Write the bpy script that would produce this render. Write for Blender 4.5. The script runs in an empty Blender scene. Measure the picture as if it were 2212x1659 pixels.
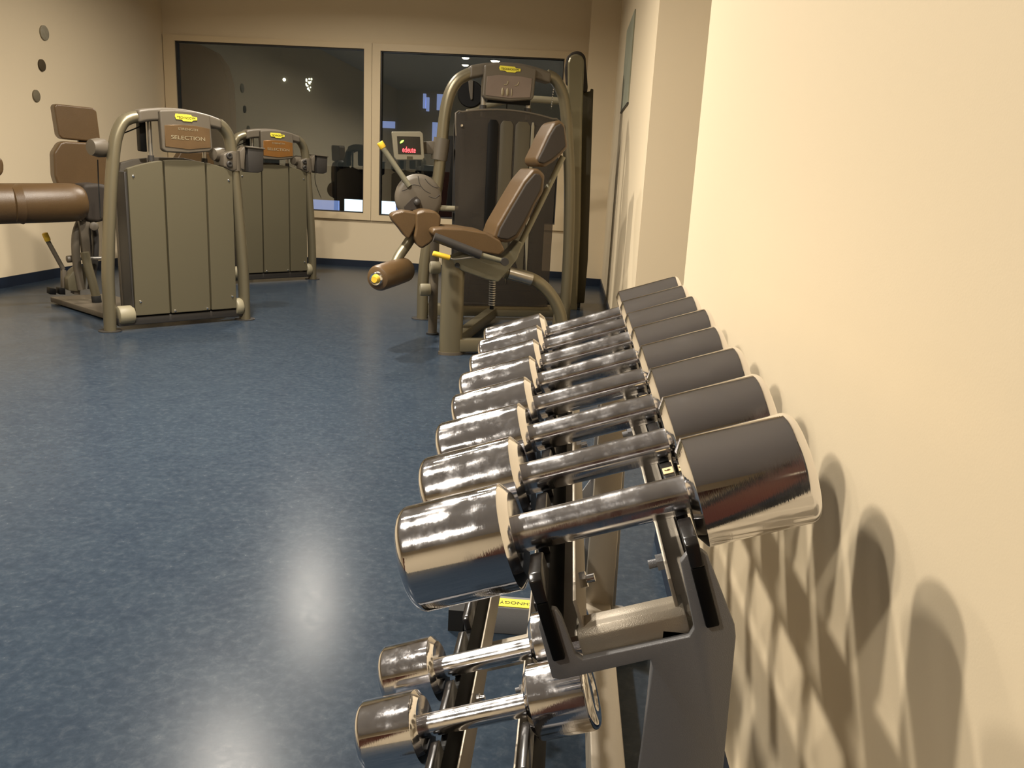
import bpy, bmesh, math, random
from mathutils import Vector, Matrix, noise
random.seed(7)
C = bpy.context.scene.collection
sc = bpy.context.scene
W, H, F, CH = 2212., 1659., 1790., 1.12      # frame, focal length in pixels, camera height in metres
ROLL, PITCH = math.radians(2.95), math.radians(14.0)

# ---------------------------------------------------------------- camera
fw = Vector((0, math.cos(PITCH), -math.sin(PITCH))); rt = Vector((1, 0, 0)); up = rt.cross(fw)
ax = math.cos(ROLL)*rt + math.sin(ROLL)*up
ay = -math.sin(ROLL)*rt + math.cos(ROLL)*up
def ray(x, y): return ax*((x-W/2)/F) - ay*((y-H/2)/F) + fw
_d = ray(1235, 390)
M = Matrix.Rotation(math.atan2(_d.x, _d.y), 3, 'Z')
ax, ay, fw = M@ax, M@ay, M@fw
CAM = Vector((0, 0, CH))
cd = bpy.data.cameras.new('camera'); cam = bpy.data.objects.new('camera', cd); C.objects.link(cam)
cam.matrix_world = Matrix(((ax.x, ay.x, -fw.x, 0), (ax.y, ay.y, -fw.y, 0), (ax.z, ay.z, -fw.z, CH), (0, 0, 0, 1)))
cd.sensor_width = 36; cd.lens = F/W*36; cd.clip_start = .02; cd.clip_end = 200
sc.camera = cam
# survey helpers: turn a sighting into a real point on a known plane of the room
def fl(x, y, z=0):
    d = ray(x, y); return CAM + d*((z-CH)/d.z)
def at(x, y, Y):
    d = ray(x, y); return CAM + d*(Y/d.y)
def atx(x, y, X):
    d = ray(x, y); return CAM + d*(X/d.x)
class Plane:                                  # vertical plane through p along u; offset 'o' along its normal (away from camera)
    def __init__(s, p, q):
        s.p = Vector((p[0], p[1], 0)); s.u = (Vector((q[0], q[1], 0))-s.p).normalized(); s.n = Vector((-s.u.y, s.u.x, 0))
    def px(s, x, y, o=0):
        d = ray(x, y); t = ((s.p+s.n*o-CAM).dot(s.n))/d.dot(s.n); return CAM+d*t
    def uv(s, x, y, o=0):
        P = s.px(x, y, o)-s.p; return (P.dot(s.u), P.z)
    def P(s, u, z, o=0): return s.p+s.u*u+s.n*o+Vector((0, 0, z))

# ---------------------------------------------------------------- materials
def mat(name, col, rough=.5, metal=0., spec=.5, bump=0., bscale=200., var=0., vscale=3., coat=0., emis=None, estr=0.):
    m = bpy.data.materials.new(name); m.use_nodes = True
    nt = m.node_tree; b = nt.nodes['Principled BSDF']
    b.inputs['Base Color'].default_value = (*col, 1); b.inputs['Roughness'].default_value = rough
    b.inputs['Metallic'].default_value = metal; b.inputs['Specular IOR Level'].default_value = spec
    b.inputs['Coat Weight'].default_value = coat; b.inputs['Coat Roughness'].default_value = .15
    if emis: b.inputs['Emission Color'].default_value = (*emis, 1); b.inputs['Emission Strength'].default_value = estr
    tc = nt.nodes.new('ShaderNodeTexCoord')
    if var:
        n = nt.nodes.new('ShaderNodeTexNoise'); n.inputs['Scale'].default_value = vscale; n.inputs['Detail'].default_value = 6
        nt.links.new(tc.outputs['Object'], n.inputs['Vector'])
        mx = nt.nodes.new('ShaderNodeMix'); mx.data_type = 'RGBA'
        mx.inputs[6].default_value = (*[c*(1-var) for c in col], 1); mx.inputs[7].default_value = (*[min(1, c*(1+var)) for c in col], 1)
        nt.links.new(n.outputs['Fac'], mx.inputs[0]); nt.links.new(mx.outputs[2], b.inputs['Base Color'])
    if bump:
        n = nt.nodes.new('ShaderNodeTexNoise'); n.inputs['Scale'].default_value = bscale; n.inputs['Detail'].default_value = 3
        nt.links.new(tc.outputs['Object'], n.inputs['Vector'])
        bp = nt.nodes.new('ShaderNodeBump'); bp.inputs['Strength'].default_value = bump; bp.inputs['Distance'].default_value = .002
        nt.links.new(n.outputs['Fac'], bp.inputs['Height']); nt.links.new(bp.outputs[0], b.inputs['Normal'])
    return m
def s2l(r, g, b): return tuple((c/255/12.92 if c < 10 else ((c/255+.055)/1.055)**2.4) for c in (r, g, b))

def chrome_mat(name, smudge, rmin=.03, rmax=.3):
    m = mat(name, (.86, .85, .87), .05, 1.)
    nt = m.node_tree; b = nt.nodes['Principled BSDF']; tc = nt.nodes.new('ShaderNodeTexCoord')
    oi = nt.nodes.new('ShaderNodeObjectInfo')
    ad = nt.nodes.new('ShaderNodeVectorMath'); ad.operation = 'ADD'
    ml = nt.nodes.new('ShaderNodeMath'); ml.operation = 'MULTIPLY'; ml.inputs[1].default_value = 37.
    nt.links.new(oi.outputs['Random'], ml.inputs[0]); nt.links.new(tc.outputs['Object'], ad.inputs[0]); nt.links.new(ml.outputs[0], ad.inputs[1])
    n = nt.nodes.new('ShaderNodeTexNoise'); n.inputs['Scale'].default_value = 28; n.inputs['Detail'].default_value = 8; n.inputs['Roughness'].default_value = .7
    nt.links.new(ad.outputs[0], n.inputs['Vector'])
    r = nt.nodes.new('ShaderNodeMapRange'); r.inputs[1].default_value = 1-smudge; r.inputs[2].default_value = 1-smudge+.28
    r.inputs[3].default_value = rmin; r.inputs[4].default_value = rmax
    nt.links.new(n.outputs['Fac'], r.inputs[0]); nt.links.new(r.outputs[0], b.inputs['Roughness'])
    # hairline scratches
    mp = nt.nodes.new('ShaderNodeMapping'); mp.inputs['Scale'].default_value = (900, 25, 25); mp.inputs['Rotation'].default_value = (.3, .5, .2)
    nt.links.new(ad.outputs[0], mp.inputs['Vector'])
    n2 = nt.nodes.new('ShaderNodeTexNoise'); n2.inputs['Scale'].default_value = 1; n2.inputs['Detail'].default_value = 2
    nt.links.new(mp.outputs[0], n2.inputs['Vector'])
    bp = nt.nodes.new('ShaderNodeBump'); bp.inputs['Strength'].default_value = .05; bp.inputs['Distance'].default_value = .0006
    nt.links.new(n2.outputs['Fac'], bp.inputs['Height']); nt.links.new(bp.outputs[0], b.inputs['Normal'])
    return m
M_CHROME = chrome_mat('polished_chrome', .56, .04, .22)
M_CHROME_H = chrome_mat('fingered_chrome', .6, .09, .3)
M_CHROME_S = mat('plain_chrome', (.8, .8, .8), .12, 1.)
M_WALL = mat('cream_paint', s2l(228, 211, 180), .75, bump=.05, bscale=350, spec=.25)
M_CEIL = mat('white_ceiling_paint', s2l(222, 221, 224), .85)
M_FRAME = mat('cream_window_frame', s2l(226, 206, 170), .5)
M_BASE = mat('navy_baseboard_vinyl', s2l(20, 32, 50), .45, var=.2, vscale=30)
M_GREY = mat('rack_grey_paint', s2l(134, 134, 136), .42, .25, bump=.25, bscale=900)
M_GREYL = mat('rack_warm_grey_paint', s2l(168, 158, 142), .38, .35, bump=.2, bscale=900)
M_BLACK = mat('black_plastic', (.003, .003, .003), .5, spec=.2)
M_SADDLE = mat('dark_glossy_plastic', (.02, .018, .017), .2)
M_BRONZE = mat('machine_champagne_paint', s2l(124, 116, 94), .34, .5, bump=.08, bscale=900)
M_PANEL = mat('olive_grey_panel', s2l(93, 87, 69), .4, .0, bump=.1, bscale=700, spec=.4)
M_CONSOLE = mat('taupe_plastic', s2l(94, 86, 74), .45, bump=.1, bscale=800)
M_CONSOLED = mat('dark_taupe_plastic', s2l(54, 51, 48), .5)
M_SCREENB = mat('bronze_legend_plate', s2l(106, 84, 58), .35, .3, var=.2, vscale=12)
M_SCREENO = mat('amber_legend_plate', s2l(134, 92, 46), .35, .3, var=.2, vscale=12)
M_SCREENG = mat('mauve_grey_legend_plate', s2l(122, 108, 98), .35, .1, var=.15, vscale=12)
M_LEATHER = mat('brown_leather', s2l(90, 69, 43), .36, bump=.5, bscale=260, var=.12, vscale=9, spec=.6)
M_LEATHERD = mat('dark_brown_backing', s2l(50, 42, 34), .7, bump=.3, bscale=260)
M_GROOVE = mat('panel_groove', s2l(66, 58, 34), .6)
M_YELLOW = mat('yellow_label', s2l(226, 214, 70), .5)
M_YGRIP = mat('yellow_grip', s2l(236, 196, 60), .45)
M_DARKTXT = mat('dark_lettering', s2l(60, 58, 20), .6)
M_TXT = mat('pale_lettering', s2l(150, 138, 110), .5)
M_BARREL = mat('cream_rubber', s2l(146, 138, 114), .5)
M_RUBBER = mat('black_rubber', (.012, .012, .012), .7)
M_BROWNFOOT = mat('brown_foot_cap', s2l(84, 70, 52), .6)
M_GUIDE = mat('guide_rod_steel', (.5, .48, .44), .3, .9)
M_STICK = mat('cream_number_sticker', s2l(240, 212, 160), .6)
M_RED = mat('red_led', (.5, .02, .02), .5, emis=(1, .06, .07), estr=5)
M_GREEN = mat('green_led', (.1, .5, .02), .5, emis=(.35, 1, .08), estr=4)
M_SCR = mat('dark_screen', (.01, .009, .008), .12)
M_SILVER = mat('silver_plastic', s2l(140, 134, 116), .35, .3)
M_GUIDEP = mat('olive_guide_plate', s2l(74, 68, 54), .35)
M_LIGHT = mat('pale_grey_green_paint', s2l(136, 132, 112), .35, .2)
M_COL = mat('pale_champagne_gloss', s2l(134, 126, 100), .2, .2)
M_DISC = mat('grey_felt_disc', s2l(120, 110, 88), .8)
M_DISCD = mat('dark_felt_disc', s2l(74, 62, 40), .8)
M_DISCL = mat('patterned_grey_disc', s2l(150, 142, 122), .7, var=.3, vscale=40)
M_DOOR = mat('dark_brown_wood', s2l(84, 44, 30), .5, var=.2, vscale=4)
M_NIGHT = mat('night_backdrop', (.004, .005, .008), 1., spec=0)
M_GLOWW = mat('self_lit_white', (.8, .85, 1), .9, emis=(.75, .83, 1.), estr=2.6)  # emission stands in for floodlight on the terrace panels
M_GLOWB = mat('self_lit_blue', (.3, .4, .8), .9, emis=(.28, .38, .85), estr=.8)  # same panels, bluish light put in as emission
M_BLUEW = mat('blue_lit_pane', (.3, .4, .8), .9, emis=(.38, .45, .85), estr=.75)
M_SPARK = mat('warm_spark', (1, .9, .7), .9, emis=(1, .9, .72), estr=4)
M_LAMPD = mat('lamp_diffuser', (1, .9, .7), .9, emis=(1, .86, .66), estr=14)
M_PIER = M_WALL

# floor: blue marbled linoleum
M_FLOOR = mat('blue_marbled_linoleum', s2l(70, 92, 120), .33, spec=.13)
nt = M_FLOOR.node_tree; b = nt.nodes['Principled BSDF']; tc = nt.nodes.new('ShaderNodeTexCoord')
n1 = nt.nodes.new('ShaderNodeTexNoise'); n1.inputs['Scale'].default_value = 38; n1.inputs['Detail'].default_value = 10; n1.inputs['Roughness'].default_value = .68; n1.inputs['Distortion'].default_value = .3
n2 = nt.nodes.new('ShaderNodeTexNoise'); n2.inputs['Scale'].default_value = 9; n2.inputs['Detail'].default_value = 5
for n in (n1, n2): nt.links.new(tc.outputs['Object'], n.inputs['Vector'])
cr = nt.nodes.new('ShaderNodeValToRGB'); e = cr.color_ramp.elements
e[0].position = .25; e[0].color = (*s2l(41, 51, 62), 1); e[1].position = .8; e[1].color = (*s2l(70, 78, 86), 1)
k = e.new(.5); k.color = (*s2l(50, 61, 73), 1)
nt.links.new(n1.outputs['Fac'], cr.inputs[0])
mx = nt.nodes.new('ShaderNodeMix'); mx.data_type = 'RGBA'; mx.blend_type = 'MULTIPLY'; mx.inputs[0].default_value = .5
cr2 = nt.nodes.new('ShaderNodeValToRGB'); cr2.color_ramp.elements[0].position = .3; cr2.color_ramp.elements[0].color = (.55, .6, .7, 1); cr2.color_ramp.elements[1].position = .7
nt.links.new(n2.outputs['Fac'], cr2.inputs[0]); nt.links.new(cr.outputs[0], mx.inputs[6]); nt.links.new(cr2.outputs[0], mx.inputs[7]); nt.links.new(mx.outputs[2], b.inputs['Base Color'])
rr = nt.nodes.new('ShaderNodeMapRange'); rr.inputs[3].default_value = .2; rr.inputs[4].default_value = .31
nt.links.new(n1.outputs['Fac'], rr.inputs[0]); nt.links.new(rr.outputs[0], b.inputs['Roughness'])
bp = nt.nodes.new('ShaderNodeBump'); bp.inputs['Strength'].default_value = .08; bp.inputs['Distance'].default_value = .001
nt.links.new(n1.outputs['Fac'], bp.inputs['Height']); nt.links.new(bp.outputs[0], b.inputs['Normal'])

def mixmat(name, kind_a, col_a, rough_a, kind_b, col_b, rough_b, fac):
    m = bpy.data.materials.new(name); m.use_nodes = True; nt = m.node_tree; nt.nodes.clear()
    o = nt.nodes.new('ShaderNodeOutputMaterial'); mx = nt.nodes.new('ShaderNodeMixShader'); mx.inputs[0].default_value = fac
    a = nt.nodes.new(kind_a); a.inputs[0].default_value = (*col_a, 1)
    bb = nt.nodes.new(kind_b); bb.inputs[0].default_value = (*col_b, 1)
    if kind_b == 'ShaderNodeBsdfGlossy': bb.inputs['Roughness'].default_value = rough_b
    if kind_b == 'ShaderNodeBsdfPrincipled': bb.inputs['Roughness'].default_value = rough_b
    nt.links.new(a.outputs[0], mx.inputs[1]); nt.links.new(bb.outputs[0], mx.inputs[2]); nt.links.new(mx.outputs[0], o.inputs[0])
    return m
M_GLASS = mixmat('window_glass', 'ShaderNodeBsdfTransparent', (.8, .85, .83), 0, 'ShaderNodeBsdfGlossy', (1, 1, 1), .0, .11)
M_SMOKE = mixmat('smoked_acrylic', 'ShaderNodeBsdfTransparent', (.6, .56, .52), 0, 'ShaderNodeBsdfPrincipled', (.075, .066, .056), .15, .45)

# ---------------------------------------------------------------- mesh helpers
def finish(bm, ang=38):
    bmesh.ops.recalc_face_normals(bm, faces=bm.faces)
    for f in bm.faces: f.smooth = True
    for e in bm.edges:
        if len(e.link_faces) == 2 and e.calc_face_angle(0) > math.radians(ang): e.smooth = False
def add(name, bm, m, parent=None, ang=38, local=False, wn=False):
    finish(bm, ang)
    if parent is not None and not local:
        o0 = parent
        while o0.parent: o0 = o0.parent
        bmesh.ops.translate(bm, vec=-o0.location, verts=bm.verts)
    me = bpy.data.meshes.new(name); bm.to_mesh(me); bm.free(); me.materials.append(m)
    o = bpy.data.objects.new(name, me); C.objects.link(o)
    if parent is not None: o.parent = parent
    if wn:
        w = o.modifiers.new('wn', 'WEIGHTED_NORMAL'); w.keep_sharp = True
    return o
def struct(name, bm, m, parent=None, **k):
    o = add(name, bm, m, parent, **k); o['kind'] = 'structure'; return o
def tag(o, label, cat, group=None):
    o['label'] = label; o['category'] = cat
    if group: o['group'] = group
    return o
def thing(name, label, cat, loc=(0, 0, 0), group=None):
    o = bpy.data.objects.new(name, None); C.objects.link(o); o.location = loc; o.empty_display_size = .1
    return tag(o, label, cat, group)
def box(bm, x0, x1, y0, y1, z0, z1):
    v = [bm.verts.new((x, y, z)) for x in (x0, x1) for y in (y0, y1) for z in (z0, z1)]
    for f in ((0, 1, 3, 2), (4, 6, 7, 5), (0, 4, 5, 1), (2, 3, 7, 6), (0, 2, 6, 4), (1, 5, 7, 3)): bm.faces.new([v[i] for i in f])
    return bm
def B(*a): return box(bmesh.new(), *a)
def prism(pts, d, bev=0, seg=3, bm=None):
    """pts: 3D polygon, d: extrusion vector"""
    new = bm is None; b_ = bmesh.new()
    a = [b_.verts.new(p) for p in pts]; c = [b_.verts.new(Vector(p)+d) for p in pts]; n = len(pts)
    b_.faces.new(a); b_.faces.new(list(reversed(c)))
    for i in range(n): b_.faces.new((a[i], c[i], c[(i+1) % n], a[(i+1) % n]))
    bmesh.ops.recalc_face_normals(b_, faces=b_.faces)
    if bev: bmesh.ops.bevel(b_, geom=b_.edges[:], offset=bev, segments=seg, affect='EDGES', profile=.5, clamp_overlap=True)
    if new: return b_
    me = bpy.data.meshes.new('t'); b_.to_mesh(me); b_.free(); bm.from_mesh(me); bpy.data.meshes.remove(me); return bm
def spline(P, n=8):
    P = [Vector(p) for p in P]
    if len(P) < 3 or n <= 1: return P
    out = []
    for i in range(len(P)-1):
        p0, p1, p2, p3 = P[max(i-1, 0)], P[i], P[i+1], P[min(i+2, len(P)-1)]
        for k in range(n):
            t = k/n
            out.append(.5*((2*p1)+(p2-p0)*t+(2*p0-5*p1+4*p2-p3)*t*t+(3*p1-p0-3*p2+p3)*t**3))
    out.append(P[-1]); return out
def tube(P, r, n=8, seg=20, bm=None, hint=None, r2=None):
    """swept tube through P. r float or list; r2: second radius (oval) along 'hint' side"""
    bm = bm or bmesh.new(); Q = spline(P, n); rings = []
    N = None
    for i, p in enumerate(Q):
        t = (Q[min(i+1, len(Q)-1)]-Q[max(i-1, 0)]).normalized()
        if N is None:
            N = Vector(hint) if hint else (Vector((0, 0, 1)) if abs(t.z) < .9 else Vector((1, 0, 0)))
        N = (N-t*N.dot(t)).normalized(); Bn = t.cross(N)
        if isinstance(r, (list, tuple)):
            k = i/(len(Q)-1)*(len(r)-1); j = min(int(k), len(r)-2); ra = r[j]+(r[j+1]-r[j])*(k-j)
        else: ra = r
        rb = ra if r2 is None else r2
        rings.append([bm.verts.new(p+N*rb*math.cos(a)+Bn*ra*math.sin(a)) for a in [2*math.pi*j/seg for j in range(seg)]])
    for a, b_ in zip(rings, rings[1:]):
        for j in range(seg): bm.faces.new((a[j], a[(j+1) % seg], b_[(j+1) % seg], b_[j]))
    bm.faces.new(rings[0]); bm.faces.new(list(reversed(rings[-1])))
    return bm
def lathe(prof, o=(0, 0, 0), axis=(1, 0, 0), seg=40, bm=None, hint=None):
    """prof: list of (along, radius)"""
    bm = bm or bmesh.new(); o = Vector(o); t = Vector(axis).normalized()
    N = Vector((0, 0, 1)) if abs(t.z) < .9 else Vector((1, 0, 0)); N = (N-t*N.dot(t)).normalized(); Bn = t.cross(N)
    rings = []
    for a, r in prof:
        if r < 1e-6: rings.append([bm.verts.new(o+t*a)])
        else: rings.append([bm.verts.new(o+t*a+(N*math.cos(q)+Bn*math.sin(q))*r) for q in [2*math.pi*j/seg for j in range(seg)]])
    for a, b_ in zip(rings, rings[1:]):
        for j in range(seg):
            k = (j+1) % seg
            if len(a) == 1 and len(b_) == 1: continue
            if len(a) == 1: bm.faces.new((a[0], b_[k], b_[j]))
            elif len(b_) == 1: bm.faces.new((a[j], a[k], b_[0]))
            else: bm.faces.new((a[j], a[k], b_[k], b_[j]))
    for e_, f in ((rings[0], 0), (rings[-1], 1)):
        if len(e_) > 1: bm.faces.new(e_ if f else list(reversed(e_)))
    return bm
def cyl(p, q, r, seg=24, bm=None, bev=0):
    p, q = Vector(p), Vector(q); L = (q-p).length
    if bev: prof = [(0, r-bev), (bev*.3, r-bev*.3), (bev, r), (L-bev, r), (L-bev*.3, r-bev*.3), (L, r-bev)]
    else: prof = [(0, r), (L, r)]
    return lathe(prof, p, q-p, seg, bm)
def text_obj(s, size, m, parent, O, U, V, name='lettering', ext=.0006, sx=1.):
    """flat lettering centred at O, running along U with up V"""
    cu = bpy.data.curves.new('txt', 'FONT'); cu.body = s; cu.size = size; cu.align_x = 'CENTER'; cu.align_y = 'CENTER'; cu.extrude = ext
    t = bpy.data.objects.new('txt', cu); C.objects.link(t)
    bpy.context.view_layer.update()
    me = bpy.data.meshes.new_from_object(t.evaluated_get(bpy.context.evaluated_depsgraph_get()))
    bpy.data.objects.remove(t); bpy.data.curves.remove(cu)
    bm = bmesh.new(); bm.from_mesh(me); bpy.data.meshes.remove(me)
    U = Vector(U).normalized(); V = Vector(V); V = (V-U*V.dot(U)).normalized(); Nn = U.cross(V)
    for v in bm.verts: v.co = Vector(O)+U*v.co.x*sx+V*v.co.y+Nn*v.co.z
    return add(name, bm, m, parent)
def copy_tree(o, parent=None):
    c = o.copy(); C.objects.link(c); c.parent = parent
    for ch in [x for x in bpy.data.objects if x.parent == o]: copy_tree(ch, c)
    return c

# ---------------------------------------------------------------- room shell
XL, XR, YB, YF, ZC = -4.72, .355, -3.2, 9.75, 3.2
XP, Y1, Y2, YP = .392, 2.52, 4.67, 9.16
struct('floor', B(XL-.1, 2.6, YB-.1, YF+.1, -.05, 0), M_FLOOR)
struct('ceiling', B(XL-.1, 2.6, YB-.1, YF+.1, ZC, ZC+.1), M_CEIL)
struct('wall_left', B(XL-.12, XL, YB, YF+.12, 0, ZC), M_WALL)
struct('wall_back', B(XL, 2.6, YB-.12, YB, 0, ZC), M_WALL)
struct('wall_right', B(XR, XR+.12, YB, Y1, 0, ZC), M_WALL)
struct('wall_passage', B(2.5, 2.6, YB, Y2, 0, ZC), M_WALL)
struct('wall_passage_near', B(XR+.12, 2.5, Y1-.12, Y1, 0, ZC), M_WALL)
struct('wall_right_far', B(XP, 2.6, Y2, YF+.12, 0, ZC), M_WALL)
struct('wall_pier', B(.09, XP, YP, YF+.12, 0, ZC), M_WALL)
bm = B(XL, .09, YF, YF+.12, 0, .547); box(bm, XL, .09, YF, YF+.12, 2.487, ZC)
struct('wall_far', bm, M_WALL)
struct('baseboard_left', B(XL, XL+.012, YB, YF, 0, .088), M_BASE)
struct('baseboard_far', B(XL+.012, .09, YF-.012, YF, 0, .075), M_BASE)
struct('baseboard_pier', B(.09, XP, YP-.012, YP, 0, .085), M_BASE)
struct('baseboard_right', B(XR-.012, XR, YB, Y1, 0, .1), M_BASE)
struct('baseboard_right_far', B(XP-.012, XP, Y2, YP-.012, 0, .085), M_BASE)
# windows
def window(name, x0, x1, gx0, gx1, gz0, gz1, z0=.547, z1=2.487):
    y0, y1 = YF-.03, YF+.08
    bm = bmesh.new()
    box(bm, x0, gx0, y0, y1, z0, z1); box(bm, gx1, x1, y0, y1, z0, z1); box(bm, gx0, gx1, y0, y1, gz1, z1); box(bm, gx0, gx1, y0, y1, z0, gz0)
    w = struct(name, bm, M_FRAME)
    g = B(gx0, gx1, YF+.03, YF+.036, gz0, gz1); gg = add('glass', g, M_GLASS, w)
    bd = bmesh.new(); t = .012
    box(bd, gx0, gx0+t, y0+.02, y1-.02, gz0, gz1); box(bd, gx1-t, gx1, y0+.02, y1-.02, gz0, gz1)
    box(bd, gx0+t, gx1-t, y0+.02, y1-.02, gz1-t, gz1); box(bd, gx0+t, gx1-t, y0+.02, y1-.02, gz0, gz0+t)
    add('seal', bd, M_CONSOLED, w)
window('window_1', -4.71, -2.312, -4.575, -2.4, .625, 2.425)
window('window_2', -2.308, .09, -2.215, -.165, .612, 2.412)

# right half of the back of the room (seen only in reflections)
d1 = struct('door_1', B(-3.6, -2.6, YB, YB+.06, 0, 2.1), M_DOOR)
add('handle', B(-2.72, -2.69, YB+.06, YB+.1, .95, 1.1), M_CHROME_S, d1)
struct('door_2', B(-.9, .2, YB, YB+.06, 0, 2.2), M_DOOR)

d3 = struct('door_3', B(XR-.04, XR, -.72, .33, 0, 2.12), M_DOOR)
bm = B(XR-.05, XR, .33, .40, 0, 2.19); box(bm, XR-.05, XR, -.79, -.72, 0, 2.19); box(bm, XR-.05, XR, -.72, .33, 2.12, 2.19)
add('door_frame', bm, M_RUBBER, d3)
add('handle', B(XR-.09, XR-.05, .2, .3, .98, 1.0), M_CHROME_S, d3)
struct('unseen_black_panel', B(XR-.04, XR, -3.0, -1.0, 0, 2.4), M_RUBBER)  # unseen black panel added to put dark bands in the chrome reflections
# ---------------------------------------------------------------- ceiling lights
def lamp(x, y, power, r=.09, spread=150, label='', z=None, col=(1, .915, .79)):
    z = z or ZC
    t = thing('ceiling_light', label, 'light', (x, y, z), 'round recessed ceiling downlights')
    add('trim_ring', lathe([(0, r+.005), (0, r+.03), (.012, r+.03), (.02, r+.012), (.012, r+.005)], (x, y, z), (0, 0, -1), 36), M_CHROME_S, t)
    add('diffuser', lathe([(0, r), (.02, r*.97), (.035, r*.8), (.045, r*.45), (.048, 0)], (x, y, z), (0, 0, -1), 32), M_LAMPD, t)
    ld = bpy.data.lights.new('downlight', 'AREA'); ld.shape = 'DISK'; ld.size = 2*r; ld.energy = power; ld.color = col; ld.spread = math.radians(spread)
    lo = bpy.data.objects.new('downlight', ld); C.objects.link(lo); lo.location = (0, 0, -.052); lo.parent = t
LW = 'round recessed ceiling downlight '
lamp(-1.55, 3.35, 126, label=LW+'nearest the dumbbell rack, over the middle of the floor')
lamp(-2.07, 3.6, 5, r=.07, label=LW+'dimmed, left of the brightest one')
lamp(-2.2, 2.6, 5, r=.07, label=LW+'dimmed, nearer the camera than the brightest one')
lamp(-2.12, 4.85, 88, spread=163, label=LW+'between the two leg machines')
lamp(-2.3, 7.3, 76, spread=164, label=LW+'nearest the dark windows')
lamp(-2.1, 1.3, 84, label=LW+'above the open floor level with the near end of the rack')
lamp(1.45, 3.6, 9, label=LW+'added out of view in the side passage as fill light')  # added fill lamp, brightens the wall end beyond the passage
lamp(-2.1, -1.2, 62, label=LW+'farthest from the windows, at the back of the room')

# ---------------------------------------------------------------- dumbbells
T = math.radians(19); cT, sT = math.cos(T), math.sin(T)
UP = (.0485, .817); LO = (-.0865, .351)
def sh(s, n, Y, base): return Vector((base[0]+s*cT-n*sT, Y, base[1]+s*sT+n*cT))
def dumbbell(Y, base, HL, R, hr, inner, label, group):
    t = thing('dumbbell', label, 'dumbbell', (base[0], Y, base[1]), group)
    t.rotation_euler = (0, -T, 0)
    add('handle', lathe([(-inner-.004, hr), (inner+.004, hr)], seg=48), M_CHROME_H, t, local=True)
    for sg in (-1, 1):
        ch = .0085; er = R*.2
        prof = [(inner, hr*.9), (inner, hr+.004), (inner+.0005, R-.0105)]
        prof += [(inner+.0012, R-.0097), (inner+ch-.0012, R-.0008), (inner+ch, R)]
        prof += [(HL-er, R)]+[(HL-er+er*math.sin(a), R-er+er*math.cos(a)) for a in [math.pi/2*k/8 for k in range(1, 9)]]
        prof += [(HL-.0005, R*.55), (HL-.003, R*.5), (HL-.003, 0)]
        if sg < 0: prof = [(-a, r) for a, r in prof]
        h = add('head', lathe(prof, seg=72), M_CHROME, t, local=True, ang=24)
    return t
YS = [.732+.151*i for i in range(8)]
HLs = [.191, .196, .202, .203, .212, .213, .214, .218]
names = ['nearest the camera, largest looking of the top row', 'second from the camera on the top shelf', 'third from the camera on the top shelf, scuffed on its left head',
         'fourth from the camera on the top shelf', 'fifth from the camera on the top shelf', 'sixth from the camera on the top shelf', 'seventh from the camera, next to last on the top shelf', 'farthest from the camera on the top shelf']
for i in range(8):
    dumbbell(YS[i], UP, HLs[i], .0515 if i < 2 else .050, .0182, .080, 'chrome dumbbell '+names[i], 'chrome dumbbells on the top shelf of the rack')
dumbbell(1.062, LO, .176, .0535, .0172, .080, 'small chrome dumbbell on the lower shelf, the nearer of the two', 'small chrome dumbbells on the lower shelf')
dumbbell(1.213, LO, .176, .0535, .0172, .080, 'small chrome dumbbell on the lower shelf, the farther of the two', 'small chrome dumbbells on the lower shelf')

# ---------------------------------------------------------------- rack
rack = thing('dumbbell_rack', 'grey steel two tier dumbbell rack against the cream wall, tilted shelves', 'rack', (.1, 1.3, 0))
def shelf(base, y0, y1, nt_, tag_):
    for sg in (-1, 1):
        s0, s1 = (-.0715, -.060) if sg < 0 else (.066, .078)
        si = s1 if sg < 0 else s0
        # tall black retaining rail
        add('shelf_rail', prism([sh(s0, -.036, y0, base), sh(s1, -.036, y0, base), sh(s1, -.094, y0, base), sh(s0, -.094, y0, base)], Vector((0, y1-y0, 0)), .002, 2), M_BLACK, rack)
        # steel angle beside it: web + lip carrying bolts
        a0, a1 = si, si-sg*.018
        bm = prism([sh(a0, nt_-.075, y0+.02, base), sh(a1, nt_-.075, y0+.02, base), sh(a1, nt_-.08, y0+.02, base), sh(a0, nt_-.08, y0+.02, base)], Vector((0, y1-y0-.03, 0)))
        prism([sh(a1, nt_-.04, y0+.02, base), sh(a1-sg*.0035, nt_-.04, y0+.02, base), sh(a1-sg*.0035, nt_-.08, y0+.02, base), sh(a1, nt_-.08, y0+.02, base)], Vector((0, y1-y0-.03, 0)), .001, 2, bm)
        add('rail_angle', bm, M_GREYL, rack)
        yb = y0+.085
        while yb < y1:
            q = sh(a1-sg*.0033, nt_-.055, yb, base); dr = (sh(0, 0, yb, base)-sh(sg*1, 0, yb, base)).normalized()
            bm = cyl(q, q+dr*.007, .0085, 6); cyl(q+dr*.007, q+dr*.015, .0042, 12, bm)
            add('bolt', bm, M_GREY if sg > 0 else M_CHROME_S, rack); yb += .42
        # saddle blocks between the dumbbell seats
        k = 0; yy = y0+.004
        seats = [Y for Y in [.732+.151*i+(.029 if tag_ else 0) for i in range(-1, 8)] if y0-.1 < Y < y1+.05]
        for Y in seats:
            p0, p1 = max(Y+.021, y0), min(Y+.130, y1-.002)
            if p1-p0 < .02: continue
            pts = [(p0, -.036), (p1, -.036), (p1, nt_-.004), (p1-.008, nt_), (p0+.008, nt_), (p0, nt_-.004)]
            add('saddle_block', prism([sh(s0, b_, a, base) for a, b_ in pts], sh(s1, 0, 0, base)-sh(s0, 0, 0, base), .0015, 2), M_SADDLE, rack)
shelf(UP, .655, 1.915, -.010, 0)
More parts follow.
